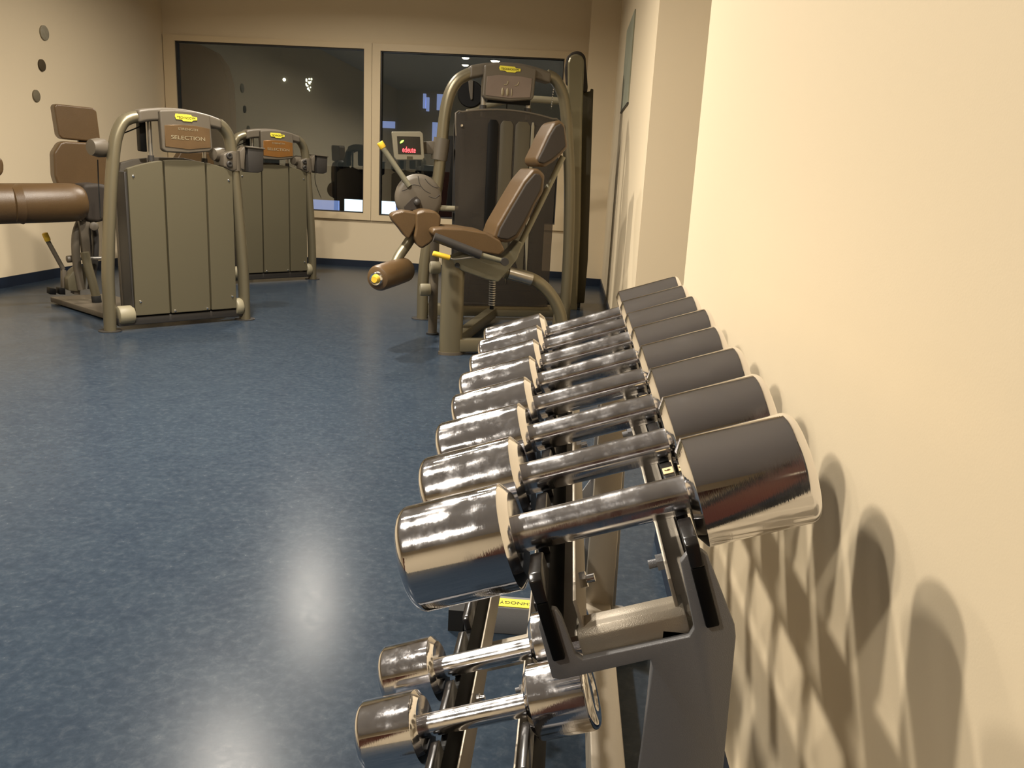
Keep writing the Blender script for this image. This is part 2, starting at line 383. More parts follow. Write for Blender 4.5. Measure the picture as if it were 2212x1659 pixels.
shelf(LO, .70, 1.915, -.010, 1)
# number stickers on the top right rail, facing up
def sticker(Y, txt):
    O = sh(.072, -.0098, Y, UP); U = Vector((0, 1, 0)); V = sh(-1, 0, 0, UP)-sh(0, 0, 0, UP)
    V.normalize(); hw = .0085; hh = .0054; Nn = U.cross(V); Nn = Nn if Nn.z > 0 else -Nn
    pts = [O+U*a*hw+V*b_*hh for a, b_ in ((-1, -1), (1, -1), (1, 1), (-1, 1))]
    st = add('number_sticker', prism([p+Nn*.0002-Vector((0, 0, 0)) for p in pts], Nn*.0006), M_STICK, rack)
    if txt: text_obj(txt, .009, M_BRONZE, st, O+Nn*.0009, U, Nn.cross(U), 'number')
sticker(YS[0]+.095, '6'); sticker(YS[2]+.095, '')
# end plates with legs
def end_plate(Y, dn):
    th = .008
    def q(s, n): p = sh(s, n, Y, UP); return (p.x, p.z)
    poly = [q(-.0775, -.112), q(-.0755, -.06), q(-.0715, -.05), q(-.060, -.046), q(-.056, -.048), q(-.0535, -.056), q(-.0515, -.094), q(-.046, -.1005),
            q(.050, -.1005), q(.0560, -.094), q(.0590, -.03), q(.066, -.024), q(.079, -.024), q(.083, -.03), q(.0905, -.098), (.1685, .742), (.1725, .60), (.182, .04), (.182, .0),
            (.088, .0), (.088, .04), (.0965, .60), (.1, .704), q(.012, -.1145), q(-.071, -.1155)]
    pts = [Vector((x, Y, z)) for x, z in poly]
    add('end_plate', prism(pts, Vector((0, th*dn, 0)), .0012, 2), M_GREY, rack)
    # cross tube under the top shelf
    y0 = Y+(th if dn > 0 else -th-.034)
    cs = [(-.0, -.066), (.006, -.062), (.045, -.062)]
    a, b_ = -.046, .052
    oct_ = [(0, -.084), (.006, -.078), (.028, -.078), (.034, -.084), (.034, -.104), (.028, -.110), (.006, -.110), (0, -.104)]
    add('cross_tube', prism([Vector((sh(a, n, 0, UP).x, y0+yy, sh(a, n, 0, UP).z)) for yy, n in oct_], sh(b_, 0, 0, UP)-sh(a, 0, 0, UP), .001, 1), M_GREYL, rack)
    # leg post behind the plate
    add('leg', prism([(.104, Y+(th if dn > 0 else -th-.04), .74), (.164, Y+(th if dn > 0 else -th-.04), .74), (.172, Y+(th if dn > 0 else -th-.04), .0), (.1, Y+(th if dn > 0 else -th-.04), .0)], Vector((0, .04, 0)), .003, 2), M_GREYL if dn < 0 else M_GREY, rack)
    # arm carrying the lower shelf
    ya = Y if dn > 0 else Y-th
    pa = [sh(-.079, -.125, ya, LO), sh(-.079, -.03, ya, LO), sh(-.06, -.03, ya, LO), sh(-.055, -.105, ya, LO), sh(.055, -.105, ya, LO), sh(.06, -.03, ya, LO), sh(.079, -.03, ya, LO), sh(.079, -.1, ya, LO),
          Vector((.1, ya, .42)), Vector((.1, ya, .30))]
    add('shelf_arm', prism(pa, Vector((0, th, 0)), .001, 2), M_GREY, rack)
    # base foot on the floor
    fy = Y+(.0 if dn > 0 else -.06)
    add('foot_bar', prism([(-.2, fy, .0), (-.2, fy, .055), (-.16, fy, .075), (.2, fy, .075), (.235, fy, .055), (.235, fy, .0)], Vector((0, .06, 0)), .004, 2), M_GREY, rack)
    add('foot_cap', B(.235, .272, fy-.004, fy+.064, 0, .058), M_BROWNFOOT, rack)
    add('foot_cap', B(-.238, -.2, fy-.004, fy+.064, 0, .058), M_RUBBER, rack)
end_plate(.660, 1)
end_plate(1.935, -1)
add('stretcher', prism([(.103, .70, .1), (.166, .70, .1), (.17, .70, .03), (.1, .70, .03)], Vector((0, 1.2, 0)), .004, 2), M_GREYL, rack)
add('cross_tube', prism([sh(-.07, -.115, 1.42, LO), sh(-.07, -.150, 1.42, LO), sh(.09, -.150, 1.42, LO), sh(.09, -.115, 1.42, LO)], Vector((0, .05, 0)), .003, 2), M_GREYL, rack)
# maker's label on the far foot bar
lab = add('maker_label', B(-.125, -.005, 1.878, 1.918, .0755, .077), M_YELLOW, rack)
text_obj('TECHNOGYM', .02, M_DARKTXT, lab, (-.065, 1.898, .0775), (-1, 0, 0), (0, -1, 0), ext=.0003)

# ---------------------------------------------------------------- strength machine tower (low)
def tube_uv(pl, pts, r, o=0, **k): return tube([pl.P(u, z, o) for u, z in pts], r, **k)
def rbox_uv(pl, poly, o0, o1, bev=.01, seg=3): return prism([pl.P(u, z, o0) for u, z in poly], pl.n*(o1-o0), bev, seg)
def logo(pl, par, u0, u1, z0, z1, o):
    um, w, hh = (u0+u1)/2, (u1-u0)/2, (z1-z0)/2; zm = (z0+z1)/2
    sh_ = [(-1, .2), (-.93, 1), (.45, 1), (.55, .55), (1, .45), (1, -.45), (.62, -.55), (.5, -1), (-.25, -1), (-.45, -.6), (-.9, -.6)]
    p = add('logo_plate', rbox_uv(pl, [(um+a*w, zm+b_*hh) for a, b_ in sh_], o, o+.004, .001, 1), M_YELLOW, par)
    text_obj('TECHNOGYM', hh*.95, M_DARKTXT, p, pl.P(um, zm, o-.0008), pl.u, (0, 0, 1), 'logo_lettering', sx=(2*w*.84)/(hh*.95*6.35))
def tower(pl, root, half, arch_pts, cs, ce, panel, cons, scr, lg, rt_, scr_mat, panel_mat, barrel=True, clampz=None):
    """arch frame in one plane"""
    tl = [pl.P(u, z, 0) for u, z in arch_pts[0]]; tr = [pl.P(u, z, 0) for u, z in arch_pts[1]]
    add('frame_tube', tube(tl, rt_, 8, 24, hint=pl.n, r2=rt_*1.25), M_BRONZE, root)
    add('frame_tube', tube(tr, rt_, 8, 24, hint=pl.n, r2=rt_*1.25), M_BRONZE, root)
    for q in (tl[0], tr[-1]):
        add('foot_plate', lathe([(0, rt_*1.9), (.006, rt_*1.9)], (q.x, q.y, 0), (0, 0, 1), 28), M_CONSOLED, root)

A0, A1 = (-2.974, 5.214), (-2.357, 5.916)
PA = Plane(A0, A1)
def leg_machine():
    pl = PA
    t = thing('leg_machine', 'champagne leg training machine with olive panel and brown seat, nearest of the left pair', 'exercise machine', (A0[0], A0[1], 0))
    L = [(-.005, 0), (.0, .2), (.006, .4), (.033, .697), (.067, .994), (.103, 1.215), (.15, 1.325), (.2, 1.362), (.25, 1.376)]
    R = [(.79, 1.378), (.83, 1.35), (.868, 1.29), (.884, 1.2), (.89, 1.12), (.9, 1.02), (.926, .695), (.946, .359), (.95, 0)]
    tower(pl, t, None, (L, R), None, None, None, None, None, None, .038, None, None)
    # console bridge: curved hood between the tubes
    top = [(.235, 1.418), (.30, 1.432), (.38, 1.444), (.46, 1.449), (.55, 1.448), (.65, 1.437), (.73, 1.422), (.80, 1.402)]
    bot = [(.80, 1.335), (.73, 1.345), (.65, 1.36), (.46, 1.37), (.30, 1.35), (.235, 1.333)]
    add('console_bridge', rbox_uv(pl, top+bot, -.055, .06, .02, 4), M_CONSOLE, t, wn=True)
    cface = [(.36, 1.425), (.46, 1.436), (.6, 1.436), (.70, 1.422), (.712, 1.205), (.69, 1.185), (.54, 1.165), (.39, 1.165), (.368, 1.18)]
    cons = add('console', rbox_uv(pl, cface, -.085, -.03, .012, 3), M_CONSOLE, t, wn=True)
    s_ = [(.386, 1.335), (.5, 1.345), (.6, 1.345), (.69, 1.333), (.694, 1.21), (.54, 1.19), (.384, 1.2)]
    scr = add('legend_plate', rbox_uv(pl, s_, -.089, -.08, .002, 1), M_SCREENB, cons)
    text_obj('SELECTION', .034, M_TXT, scr, pl.P(.54, 1.262, -.0905), pl.u, (0, 0, 1), sx=1.35)
    text_obj('STRENGTH', .02, M_TXT, scr, pl.P(.54, 1.318, -.0905), pl.u, (0, 0, 1), sx=1.35)
    logo(pl, cons, .456, .606, 1.368, 1.412, -.090)
    # shroud panels: one mesh with grooves as strips
    zt = lambda u: 1.122-.9*(u-.53)**2*.55
    def strip(u0, u1, ob):
        n = 6; tp = [(u0+(u1-u0)*i/n, zt(u0+(u1-u0)*i/n)) for i in range(n+1)]
        return rbox_uv(pl, tp+[(u1, .095), (u0, .095)], -.045, -.005, ob, 2)
    shp = add('weight_shroud', strip(.15, .379, .006), M_PANEL, t, wn=True)
    add('shroud_panel', strip(.391, .668, .006), M_PANEL, t, wn=True)
    add('shroud_panel', strip(.680, .866, .006), M_PANEL, t, wn=True)
    add('shroud_back', rbox_uv(pl, [(.155, 1.04), (.40, 1.105), (.62, 1.11), (.862, 1.04), (.862, .10), (.155, .10)], -.02, .03, .004, 1), M_GROOVE, t)
    add('rear_shroud', rbox_uv(pl, [(.13, 1.07), (.26, 1.11), (.40, 1.13), (.6, 1.135), (.75, 1.11), (.89, 1.06), (.89, .08), (.13, .08)], .13, .17, .008, 2), M_CONSOLE, t)
    add('shroud_side', rbox_uv(pl, [(.135, 1.03), (.150, 1.03), (.150, .1), (.135, .1)], -.03, .15, .003, 1), M_CONSOLED, t)
    for u, z in ((.185, 1.005), (.835, 1.0), (.185, .19), (.835, .185), (.415, .112), (.645, .112)):
        add('screw', lathe([(0, .0085), (.004, .008), (.007, .004), (.008, 0)], pl.P(u, z, -.045), -pl.n, 14), M_CHROME_S, t)
    add('base_rail', rbox_uv(pl, [(.04, .085), (.92, .085), (.92, .03), (.04, .03)], -.03, .05, .008, 2), M_CONSOLED, t)
    for u0, u1 in ((.045, .15), (.868, .925)):
        add('end_buffer', cyl(pl.P(u0, .10, 0), pl.P(u1, .10, 0), .062, 28, bev=.015), M_BARREL, t)
    for u in (.335, .70):
        add('guide_rod', cyl(pl.P(u, 1.10, .03), pl.P(u, 1.36, .03), .0135, 16), M_GUIDE, t)
        add('rod_collar', cyl(pl.P(u, 1.105, .03), pl.P(u, 1.14, .03), .02, 16), M_CONSOLED, t)
    add('pulley_housing', rbox_uv(pl, [(.275, 1.35), (.318, 1.35), (.318, 1.16), (.275, 1.165)], .04, .10, .006, 2), M_BLACK, t)
    # clamp, knobs and tray on the right tube
    cz0, cz1 = 1.065, 1.20
    cl = add('clamp', tube([pl.P(.897, cz0, 0), pl.P(.888, cz1, 0)], .052, 1, 28), M_CONSOLE, t)
    add('clamp_block', rbox_uv(pl, [(.80, 1.175), (.86, 1.2), (.90, 1.2), (.90, 1.07), (.86, 1.06), (.80, 1.09)], -.055, .04, .012, 3), M_CONSOLE, cl)
    for z in (1.165, 1.11): add('knob', lathe([(0, .021), (.012, .021), (.016, .017), (.016, .010), (.008, .008), (.008, 0)], pl.P(.838, z, -.055), -pl.n, 20), M_CONSOLED, cl)
    tray = add('tray', rbox_uv(pl, [(.985, 1.235), (1.105, 1.225), (1.10, 1.075), (1.06, 1.058), (.985, 1.062)], -.05, .06, .006, 2), M_CONSOLED, t)
    add('tray_rim', rbox_uv(pl, [(.965, 1.24), (1.112, 1.232), (1.112, 1.222), (.968, 1.228)], -.06, .07, .004, 2), M_CONSOLE, tray)
    add('tray_bracket', rbox_uv(pl, [(.93, 1.195), (.968, 1.235), (.975, 1.235), (.975, 1.20), (.965, 1.12), (.965, 1.075), (.93, 1.085)], -.03, .03, .006, 2), M_CONSOLE, tray)
    for u, r0 in ((.0, .06), (.8, .05)):
        add('pivot_cover', lathe([(-.05, .0), (-.045, r0*.55), (-.02, r0*.95), (.02, r0), (.07, r0*.8), (.075, 0)], pl.P(u+.03, 1.17, .05), (pl.n*-.3-pl.u).normalized(), 28), M_CONSOLE, t)
    # seat side, behind the tower
    q = pl.px
    def padpoly(pts, o0, o1, bev, m=M_LEATHER, name='pad', seg=4): return add(name, prism([q(x, y, o0) for x, y in pts], pl.n*(o1-o0), bev, seg), m, t, wn=True)
    ob = 1.15
    hr = padpoly([(121, 224), (203, 233), (209, 240), (217, 300), (212, 307), (135, 300), (127, 292), (117, 230)], ob, ob+.10, .028, name='headrest')
    br = padpoly([(130, 308), (140, 305), (216, 309), (240, 312), (246, 400), (240, 432), (135, 430), (118, 380), (116, 330)], ob-.02, ob+.09, .03, name='backrest')
    add('backrest_post', prism([q(170, 300, ob+.1), q(190, 300, ob+.1), q(200, 560, ob+.1), (q(180, 560, ob+.1))], pl.n*.03), M_CONSOLED, t)
    st = padpoly([(178, 398), (214, 396), (240, 402), (240, 470), (214, 482), (186, 478), (176, 440)], .93, 1.28, .03, M_LEATHERD, 'seat')
    # big cross roller
    a, b_ = q(-60, 441, .93), q(183, 437, .93); dr = b_-a; L_ = dr.length; rr = .138
    prof = [(0, .05), (.01, .085), (.03, .112), (.06, .13), (.1, rr)]+[(L_-.12+.12*math.sin(math.pi/2*k/8), rr*(.62+.38*math.cos(math.pi/2*k/8))) for k in range(9)]+[(L_, 0)]
    ro = add('thigh_roller', lathe([(x_, r_) for x_, r_ in prof], a, dr, 40), M_LEATHER, t)
    bm = bmesh.new()
    a2 = q(-14, 441, .90)
    lathe([(0, .0), (0, .085), (.02, .09), (.035, .075), (.035, 0)], a2-dr.normalized()*.0, dr, 32, bm)
    add('roller_cap', bm, M_SILVER, ro)
    add('roller_tail', lathe([(0, .0), (.0, .07), (.03, .10), (.05, .085), (.07, .125), (.12, .14), (.12, 0)], q(2, 441, .9), dr, 40), M_LEATHER, ro)
    padpoly([(-30, 338), (3, 340), (9, 352), (9, 372), (0, 382), (-30, 382)], .9, 1.0, .02, name='shoulder_pad')
    # column and levers
    add('seat_post', tube([q(173, 480, 1.0), q(164, 510, 1.0), q(165, 560, 1.0), q(176, 625, 1.0)], .030, 8, 16), M_CONSOLE, t)
    add('seat_post', tube([q(200, 480, 1.05), q(206, 510, 1.05), q(205, 560, 1.05), q(196, 625, 1.05)], .024, 8, 16), M_CONSOLED, t)
    add('frame_arm', prism([q(171, 476, .93), q(196, 480, .93), q(197, 492, .93), q(193, 494, .93), q(197, 560, .93), q(181, 562, .93), q(173, 490, .93)], pl.n*.05, .006, 2), M_CONSOLE, t)
    add('pivot_cap', cyl(q(203, 489, .95), q(203, 489, .88), .032, 24, bev=.01), M_CONSOLE, t)
    arm = add('curved_arm', tube([q(183, 545, .9), q(190, 575, .9), q(200, 610, .9), q(208, 642, .9)], .031, 8, 18), M_BRONZE, t)
    add('arm_tip', cyl(q(207, 638, .9), q(210, 656, .9), .034, 18, bev=.006), M_RUBBER, arm)
    lv = add('adjust_lever', tube([q(103, 520, 1.1), q(137, 582, 1.1)], .0165, 1, 16), M_CONSOLE, t)
    add('lever_grip', cyl(q(96, 503, 1.1), q(104, 521, 1.1), .021, 18, bev=.008), M_YGRIP, lv)
    add('cross_axle', cyl(q(152, 559, 1.05), q(232, 557, .95), .013, 14), M_GUIDE, t)
    add('axle_end', cyl(q(144, 560, 1.05), q(158, 559, 1.05), .026, 18, bev=.006), M_CONSOLE, t)
    add('gear_housing', prism([q(146, 602, 1.0), q(160, 584, 1.0), q(178, 572, 1.0), q(188, 590, 1.0), q(185, 622, 1.0), q(170, 630, 1.0), q(148, 628, 1.0)], pl.n*.12, .008, 2), M_PANEL, t)
    add('lever_base', prism([q(135, 582, 1.08), q(144, 584, 1.08), q(143, 622, 1.08), q(135, 622, 1.08)], pl.n*.05, .004, 2), M_CONSOLE, t)
    for x_ in (108, 128, 160):
        add('base_block', prism([q(x_, 622, 1.02), q(x_+13, 624, 1.02), q(x_+14, 637, 1.02), q(x_, 636, 1.02)], pl.n*.08, .004, 2), M_BLACK if x_ < 130 else M_CONSOLE, t)
    # base platform from tower foot out to the seat
    c0 = fl(108, 641, .05); c1 = fl(222, 676, .05); wv = pl.n*.0+pl.u*.42
    add('base_platform', prism([c0, c1, c1+wv, c0+wv], Vector((0, 0, -.04)), .006, 2), M_CONSOLE, t)
    bm = bmesh.new()
    for f_ in (.12, .9):
        p = c0.lerp(c1, f_)+pl.u*.05; lathe([(0, .02), (.012, .02)], (p.x, p.y, 0), (0, 0, 1), 16, bm)
        p = p+pl.u*.3; lathe([(0, .02), (.012, .02)], (p.x, p.y, 0), (0, 0, 1), 16, bm)
    add('base_feet', bm, M_RUBBER, t)
    add('cable', tube([q(211, 345, .5), q(213, 400, .5), q(217, 470, .4)], .004, 6, 8), M_BLACK, t)
    add('cable', tube([pl.P(.13, 1.25, .03), pl.P(.28, 1.32, .03)], .004, 1, 8), M_BLACK, t)
    return t
mA = leg_machine()
mB = copy_tree(mA)
bf = fl(672, 603)
mB.location = (A0[0]+bf.x-A1[0]-.0, A0[1]+bf.y-A1[1], 0)
mB['label'] = 'champagne leg training machine with amber legend plate, farther, partly hidden behind the nearest one'
for g in (mA, mB): g['group'] = 'leg training machines on the left'
for o in bpy.data.objects:
    if o.name.startswith('legend_plate') and o.parent and o.parent.parent == mB:
        o.data = o.data.copy(); o.data.materials[0] = M_SCREENO; o['label'] = 'amber legend plate'

# ---------------------------------------------------------------- tall leg extension machine
C0, C1 = (-1.108, 6.428), (.014, 6.757)
PC = Plane(C0, C1)
def leg_extension():
    pl = PC
    t = thing('leg_extension_machine', 'tall leg extension machine with smoked weight cover and brown leather seat by the window', 'exercise machine', (C0[0], C0[1], 0))
    L = [(0, 0), (.0, .25), (.012, .47), (.05, .75), (.09, 1.03), (.112, 1.27), (.132, 1.54), (.165, 1.7), (.225, 1.80), (.31, 1.852)]
    R = [(.90, 1.885), (.965, 1.86), (1.02, 1.79), (1.06, 1.685), (1.10, 1.43), (1.14, 1.08), (1.166, .54), (1.17, 0)]
    tower(pl, t, None, (L, R), None, None, None, None, None, None, .044, None, None)
    top = [(.30, 1.905), (.40, 1.928), (.5, 1.942), (.58, 1.948), (.68, 1.948), (.78, 1.936), (.86, 1.921), (.93, 1.90)]
    bot = [(.925, 1.82), (.82, 1.842), (.6, 1.86), (.42, 1.84), (.30, 1.81)]
    add('console_bridge', rbox_uv(pl, top+bot, -.06, .07, .022, 4), M_CONSOLE, t, wn=True)
    cf = [(.405, 1.91), (.5, 1.93), (.6, 1.935), (.7, 1.932), (.80, 1.912), (.79, 1.71), (.775, 1.69), (.6, 1.668), (.42, 1.675), (.396, 1.695)]
    cons = add('console', rbox_uv(pl, cf, -.095, -.03, .014, 3), M_CONSOLE, t, wn=True)
    s_ = [(.425, 1.832), (.52, 1.848), (.68, 1.85), (.768, 1.842), (.76, 1.705), (.6, 1.69), (.418, 1.698)]
    scr = add('legend_plate', rbox_uv(pl, s_, -.099, -.09, .002, 1), M_SCREENG, cons)
    bm = bmesh.new()
    for du in (.555, .635):                     # two little seated-figure pictograms
        tube([pl.P(du, 1.782, -.1), pl.P(du+.018, 1.785, -.1), pl.P(du+.027, 1.797, -.1), pl.P(du+.03, 1.81, -.1)], .0035, 4, 6, bm)
    for i, du in enumerate((.545, .582, .615)): # standing muscle-chart figures
        w_ = (.010, .010, .004)[i]
        tube([pl.P(du, 1.705, -.1), pl.P(du, 1.72, -.1), pl.P(du, 1.742, -.1), pl.P(du, 1.76, -.1)], [w_*.4, w_, w_, w_*.4], 4, 8, bm)
    add('pictograms', bm, M_TXT, scr)
    logo(pl, cons, .513, .675, 1.872, 1.914, -.1)
    # smoked cover
    zt = lambda u: 1.603-.35*(u-.59)**2*.9
    n = 16; tp = [(.205+.80*i/n, zt(.205+.80*i/n)) for i in range(n+1)]
    add('weight_cover', rbox_uv(pl, tp+[(1.0, .12), (.24, .12)], -.075, -.06, .004, 2), M_SMOKE, t)
    add('cover_rim', tube([pl.P(.215, 1.40, -.068)]+[pl.P(u, z+.004, -.068) for u, z in tp]+[pl.P(1.0, 1.40, -.068)], .008, 2, 10), M_CONSOLE, t)
    add('rear_cover', rbox_uv(pl, [(.22, 1.5), (.6, 1.58), (.98, 1.5), (.98, .12), (.24, .12)], .10, .13, .006, 2), M_CONSOLED, t)
    for u, w_, m, nm in ((.596, .10, M_GUIDEP, 'weight_guide'), (.72, .115, M_GUIDEP, 'weight_guide'), (.797, .025, M_SILVER, 'weight_guide'), (.49, .08, M_BLACK, 'weight_guide')):
        add(nm, rbox_uv(pl, [(u-w_/2, 1.50), (u-w_*.3, 1.53), (u+w_*.3, 1.53), (u+w_/2, 1.50), (u+w_/2, .3), (u-w_/2, .62)], -.083, -.076, .003, 2), m, t)
    bm = bmesh.new()
    for k in range(15): prism([pl.P(.36, .2+.043*k, -.04), pl.P(.86, .2+.043*k, -.04), pl.P(.86, .238+.043*k, -.04), pl.P(.36, .238+.043*k, -.04)], pl.n*.09, .003, 1, bm)
    add('weight_stack', bm, M_BLACK, t)
    for u in (.42, .77):
        add('guide_rod', cyl(pl.P(u, 1.55, .0), pl.P(u, 1.84, .0), .018, 16), M_GUIDE, t)
        add('rod_collar', cyl(pl.P(u, 1.585, .0), pl.P(u, 1.635, .0), .027, 16), M_CONSOLED, t)
    add('cable', cyl(pl.P(.6, 1.5, -.02), pl.P(.6, 1.70, -.02), .004, 8), M_BLACK, t)
    add('pulley_housing', rbox_uv(pl, [(.45, 1.70), (.78, 1.70), (.78, 1.655), (.45, 1.66)], -.03, .05, .004, 1), M_BLACK, t)
    add('cover_screw', lathe([(0, .012), (.01, .010), (.012, 0)], pl.P(.25, 1.475, -.075), -pl.n, 14), M_CHROME_S, t)
    add('base_rail', rbox_uv(pl, [(.04, .12), (1.13, .12), (1.13, .03), (.04, .03)], -.04, .05, .01, 2), M_BRONZE, t)
    add('cable_tube', cyl(pl.P(.09, .86, .02), pl.P(.26, .86, .02), .022, 16), M_BARREL, t)
    # monitor on an arm
    q = pl.px
    cl = add('clamp', tube([q(948, 346, 0), q(955, 299, 0)], .062, 1, 28), M_CONSOLE, t)
    add('monitor_arm', prism([q(912, 306, -.03), q(945, 304, -.03), q(945, 334, -.03), q(914, 332, -.03)], pl.n*.05, .008, 2), M_CONSOLE, t)
    mo = add('monitor', prism([q(846, 284, -.11), q(909, 284, -.11), q(914, 289, -.11), q(917, 341, -.11), q(913, 346, -.11), q(856, 346, -.11), q(852, 340, -.11)], pl.n*.05, .007, 3), M_SILVER, t, wn=True)
    scn = add('screen', prism([q(857.5, 294, -.113), q(907, 295.5, -.113), q(909.5, 333.5, -.113), q(860, 332.5, -.113)], pl.n*.004), M_SCR, mo)
    text_obj('edeute', .058, M_RED, scn, q(883.5, 324, -.1145), (q(900, 325.0, -.11)-q(866, 323.5, -.11)), (0, 0, 1), 'red_message', ext=.001, sx=.62)
    add('green_mark', tube([q(864.5, 309, -.116), q(868, 306, -.116), q(872, 303, -.116)], [.003, .0075, .003], 4, 10), M_GREEN, scn)
    add('monitor_badge', prism([q(879, 337.5, -.1125), q(891.5, 338, -.1125), q(891.5, 344, -.1125), q(879, 343.5, -.1125)], pl.n*.003), M_GROOVE, mo)
    # ---- seat unit, in a plane nearer the camera
    PS = Plane((-.705, 5.17), (-.705+pl.u.x, 5.17+pl.u.y)); s = PS.px
    def pp(name, pts, o0, o1, bev, m, seg=3, par=None): return add(name, prism([s(x, y, o0) for x, y in pts], pl.n*(o1-o0), bev, seg), m, par or t, wn=True)
    pb = s(973, 766, 0); pt = s(975, 560, 0)
    add('front_post', tube([(pb.x, pb.y, 0), (pb.x, pb.y, .3), (pb.x, pb.y, .62)], .074, 4, 32, hint=pl.n, r2=.045), M_BRONZE, t)
    add('post_base', tube([(pb.x, pb.y, 0), (pb.x, pb.y, .018)], .080, 1, 32, hint=pl.n, r2=.052), M_CONSOLE, t)
    p2 = fl(934, 722)
    add('rear_post', tube([(p2.x, p2.y, 0), (p2.x, p2.y, .3), (p2.x+.0, p2.y, .74)], .032, 2, 20), M_CONSOLE, t)
    add('rear_post_foot', cyl((p2.x, p2.y, 0), (p2.x, p2.y, .012), .045, 20), M_RUBBER, t)
    for (x_, y_) in ((939, 578), (918, 626)):
        c_ = PS.px(x_, y_, .6); add('end_buffer', cyl(c_-pl.u*.035, c_+pl.u*.04, .043, 22, bev=.01), M_BARREL, t)
    add('seat', prism([s(931, 503, -.16), s(936, 494, -.16), s(955, 492, -.16), s(1000, 494, -.16), s(1050, 502, -.16), s(1082, 520, -.16), s(1092, 542, -.16), s(1078, 552, -.16), s(1035, 545, -.16), s(985, 528, -.16), s(940, 512, -.16)], pl.n*.40, .022, 4), M_LEATHER, t, wn=True)
    br = pp('backrest', [(1064, 512), (1072, 488), (1100, 440), (1130, 390), (1152, 364), (1164, 364), (1178, 378), (1174, 415), (1158, 440), (1140, 480), (1120, 515), (1098, 525), (1078, 522)], -.14, .22, .035, M_LEATHER, 4)
    add('backrest_side', prism([s(x, y, -.155) for x, y in [(1074, 512), (1080, 494), (1106, 448), (1136, 397), (1156, 374), (1166, 376), (1172, 386), (1168, 412), (1152, 442), (1134, 478), (1116, 508), (1098, 518), (1082, 516)]], pl.n*.05, .01, 3), M_LEATHERD, br, wn=True)
    hd = pp('headrest', [(1196, 264), (1208, 258), (1220, 266), (1224, 292), (1228, 318), (1214, 334), (1196, 350), (1176, 362), (1160, 358), (1155, 345), (1166, 322), (1180, 292)], -.11, .19, .03, M_LEATHER, 4)
    add('headrest_side', prism([s(x, y, -.125) for x, y in [(1200, 272), (1212, 266), (1219, 275), (1223, 316), (1210, 330), (1192, 345), (1176, 354), (1164, 351), (1163, 343), (1174, 322), (1188, 292)]], pl.n*.05, .01, 3), M_LEATHERD, hd, wn=True)
    add('back_frame', tube([s(1216, 338, .05), s(1196, 380, .05), s(1160, 455, .05), s(1108, 560, .05)], .019, 6, 16), M_LIGHT, t)
    pp('seat_bracket', [(976, 556), (1000, 548), (1040, 556), (1085, 556), (1104, 540), (1120, 520), (1130, 524), (1118, 560), (1094, 590), (1076, 610), (1050, 604), (1000, 586), (984, 576)], -.05, .09, .01, M_LIGHT)
    bm = cyl(s(988, 573, -.05), s(988, 573, -.062), .016, 16)
    add('bracket_bolt', bm, M_RUBBER, t)
    hb = add('hand_bar', tube([s(938, 512, -.20), s(985, 530, -.20), s(1038, 551, -.20)], .027, 4, 20), M_CONSOLED, t)
    add('bar_stem', tube([s(1036, 550, -.20), s(1092, 566, -.17)], .016, 1, 16), M_LIGHT, hb)
    add('bar_joint', lathe([(0, .0), (.0, .024), (.03, .024), (.03, 0)], s(1091, 566, -.21), pl.n, 20), M_CONSOLED, hb)
    gp = add('release_handle', cyl(s(935, 547, -.22), s(972, 557, -.22), .016, 16, bev=.006), M_YGRIP, t)
    add('release_rod', tube([s(972, 557, -.22), s(985, 560, -.22), s(1036, 553, -.2)], .005, 6, 10), M_GUIDE, gp)
    # rear curved arm back to the floor
    e0 = s(1090, 588, .05); e1 = s(1150, 603, .05); e2 = s(1186, 632, .05); e3 = s(1208, 672, .05); e4 = s(1216, 720, .05)
    add('curved_leg', tube([e0, e1, e2, e3, e4, Vector((e4.x+.01, e4.y, .02))], .04, 8, 22), M_BRONZE, t)
    add('sliding_sleeve', tube([s(1098, 590, .03), s(1148, 604, .03)], .038, 1, 22), M_GUIDE, t)
    add('damper', tube([s(1064, 598, .12), s(1062, 668, .12)], .014, 1, 14), M_BLACK, t)
    bm = bmesh.new()
    for k in range(12):
        p = s(1064-.15*k, 603+5*k, .12); lathe([(-.004, .022), (.004, .022)], p, (0, 0, 1), 16, bm)
    add('damper_spring', bm, M_GUIDE, t)
    # floor beams
    bb = Vector((pb.x, pb.y, 0))
    def beam(p, r_, w_, z0, z1, nm='floor_beam', m=M_BRONZE):
        p, r_ = Vector(p), Vector(r_); d_ = (r_-p).normalized(); sd = Vector((-d_.y, d_.x, 0))*w_/2
        return add(nm, prism([p-sd+Vector((0, 0, z0)), p+sd+Vector((0, 0, z0)), p+sd+Vector((0, 0, z1)), p-sd+Vector((0, 0, z1))], r_-p, .006, 2), m, t)
    beam(bb+pl.n*.03, pl.P(.55, 0, -.04), .07, .02, .10)
    beam(Vector((e4.x, e4.y, 0))-pl.u*.05, pl.P(1.1, 0, -.05), .07, .02, .10)
    beam(bb+pl.u*.05+pl.n*.0, Vector((e4.x, e4.y, 0)), .07, .02, .10)
    # cam disc, lever and knee pads
    oc = .30
    dc = s(905, 428, oc)
    dk = add('cam_disc', lathe([(0, 0), (0, .12), (-.006, .138), (-.02, .15), (-.05, .152), (-.07, .14), (-.07, 0)][::-1], dc, pl.n*-1, 48), M_CONSOLE, t)
    add('cam_slot', prism([s(872, 447, oc-.008), s(890, 428, oc-.008), s(900, 424, oc-.008), s(908, 432, oc-.008), s(906, 452, oc-.008), s(876, 456, oc-.008)], pl.n*.008, .002, 1), M_LEATHERD, dk)
    bm = bmesh.new()
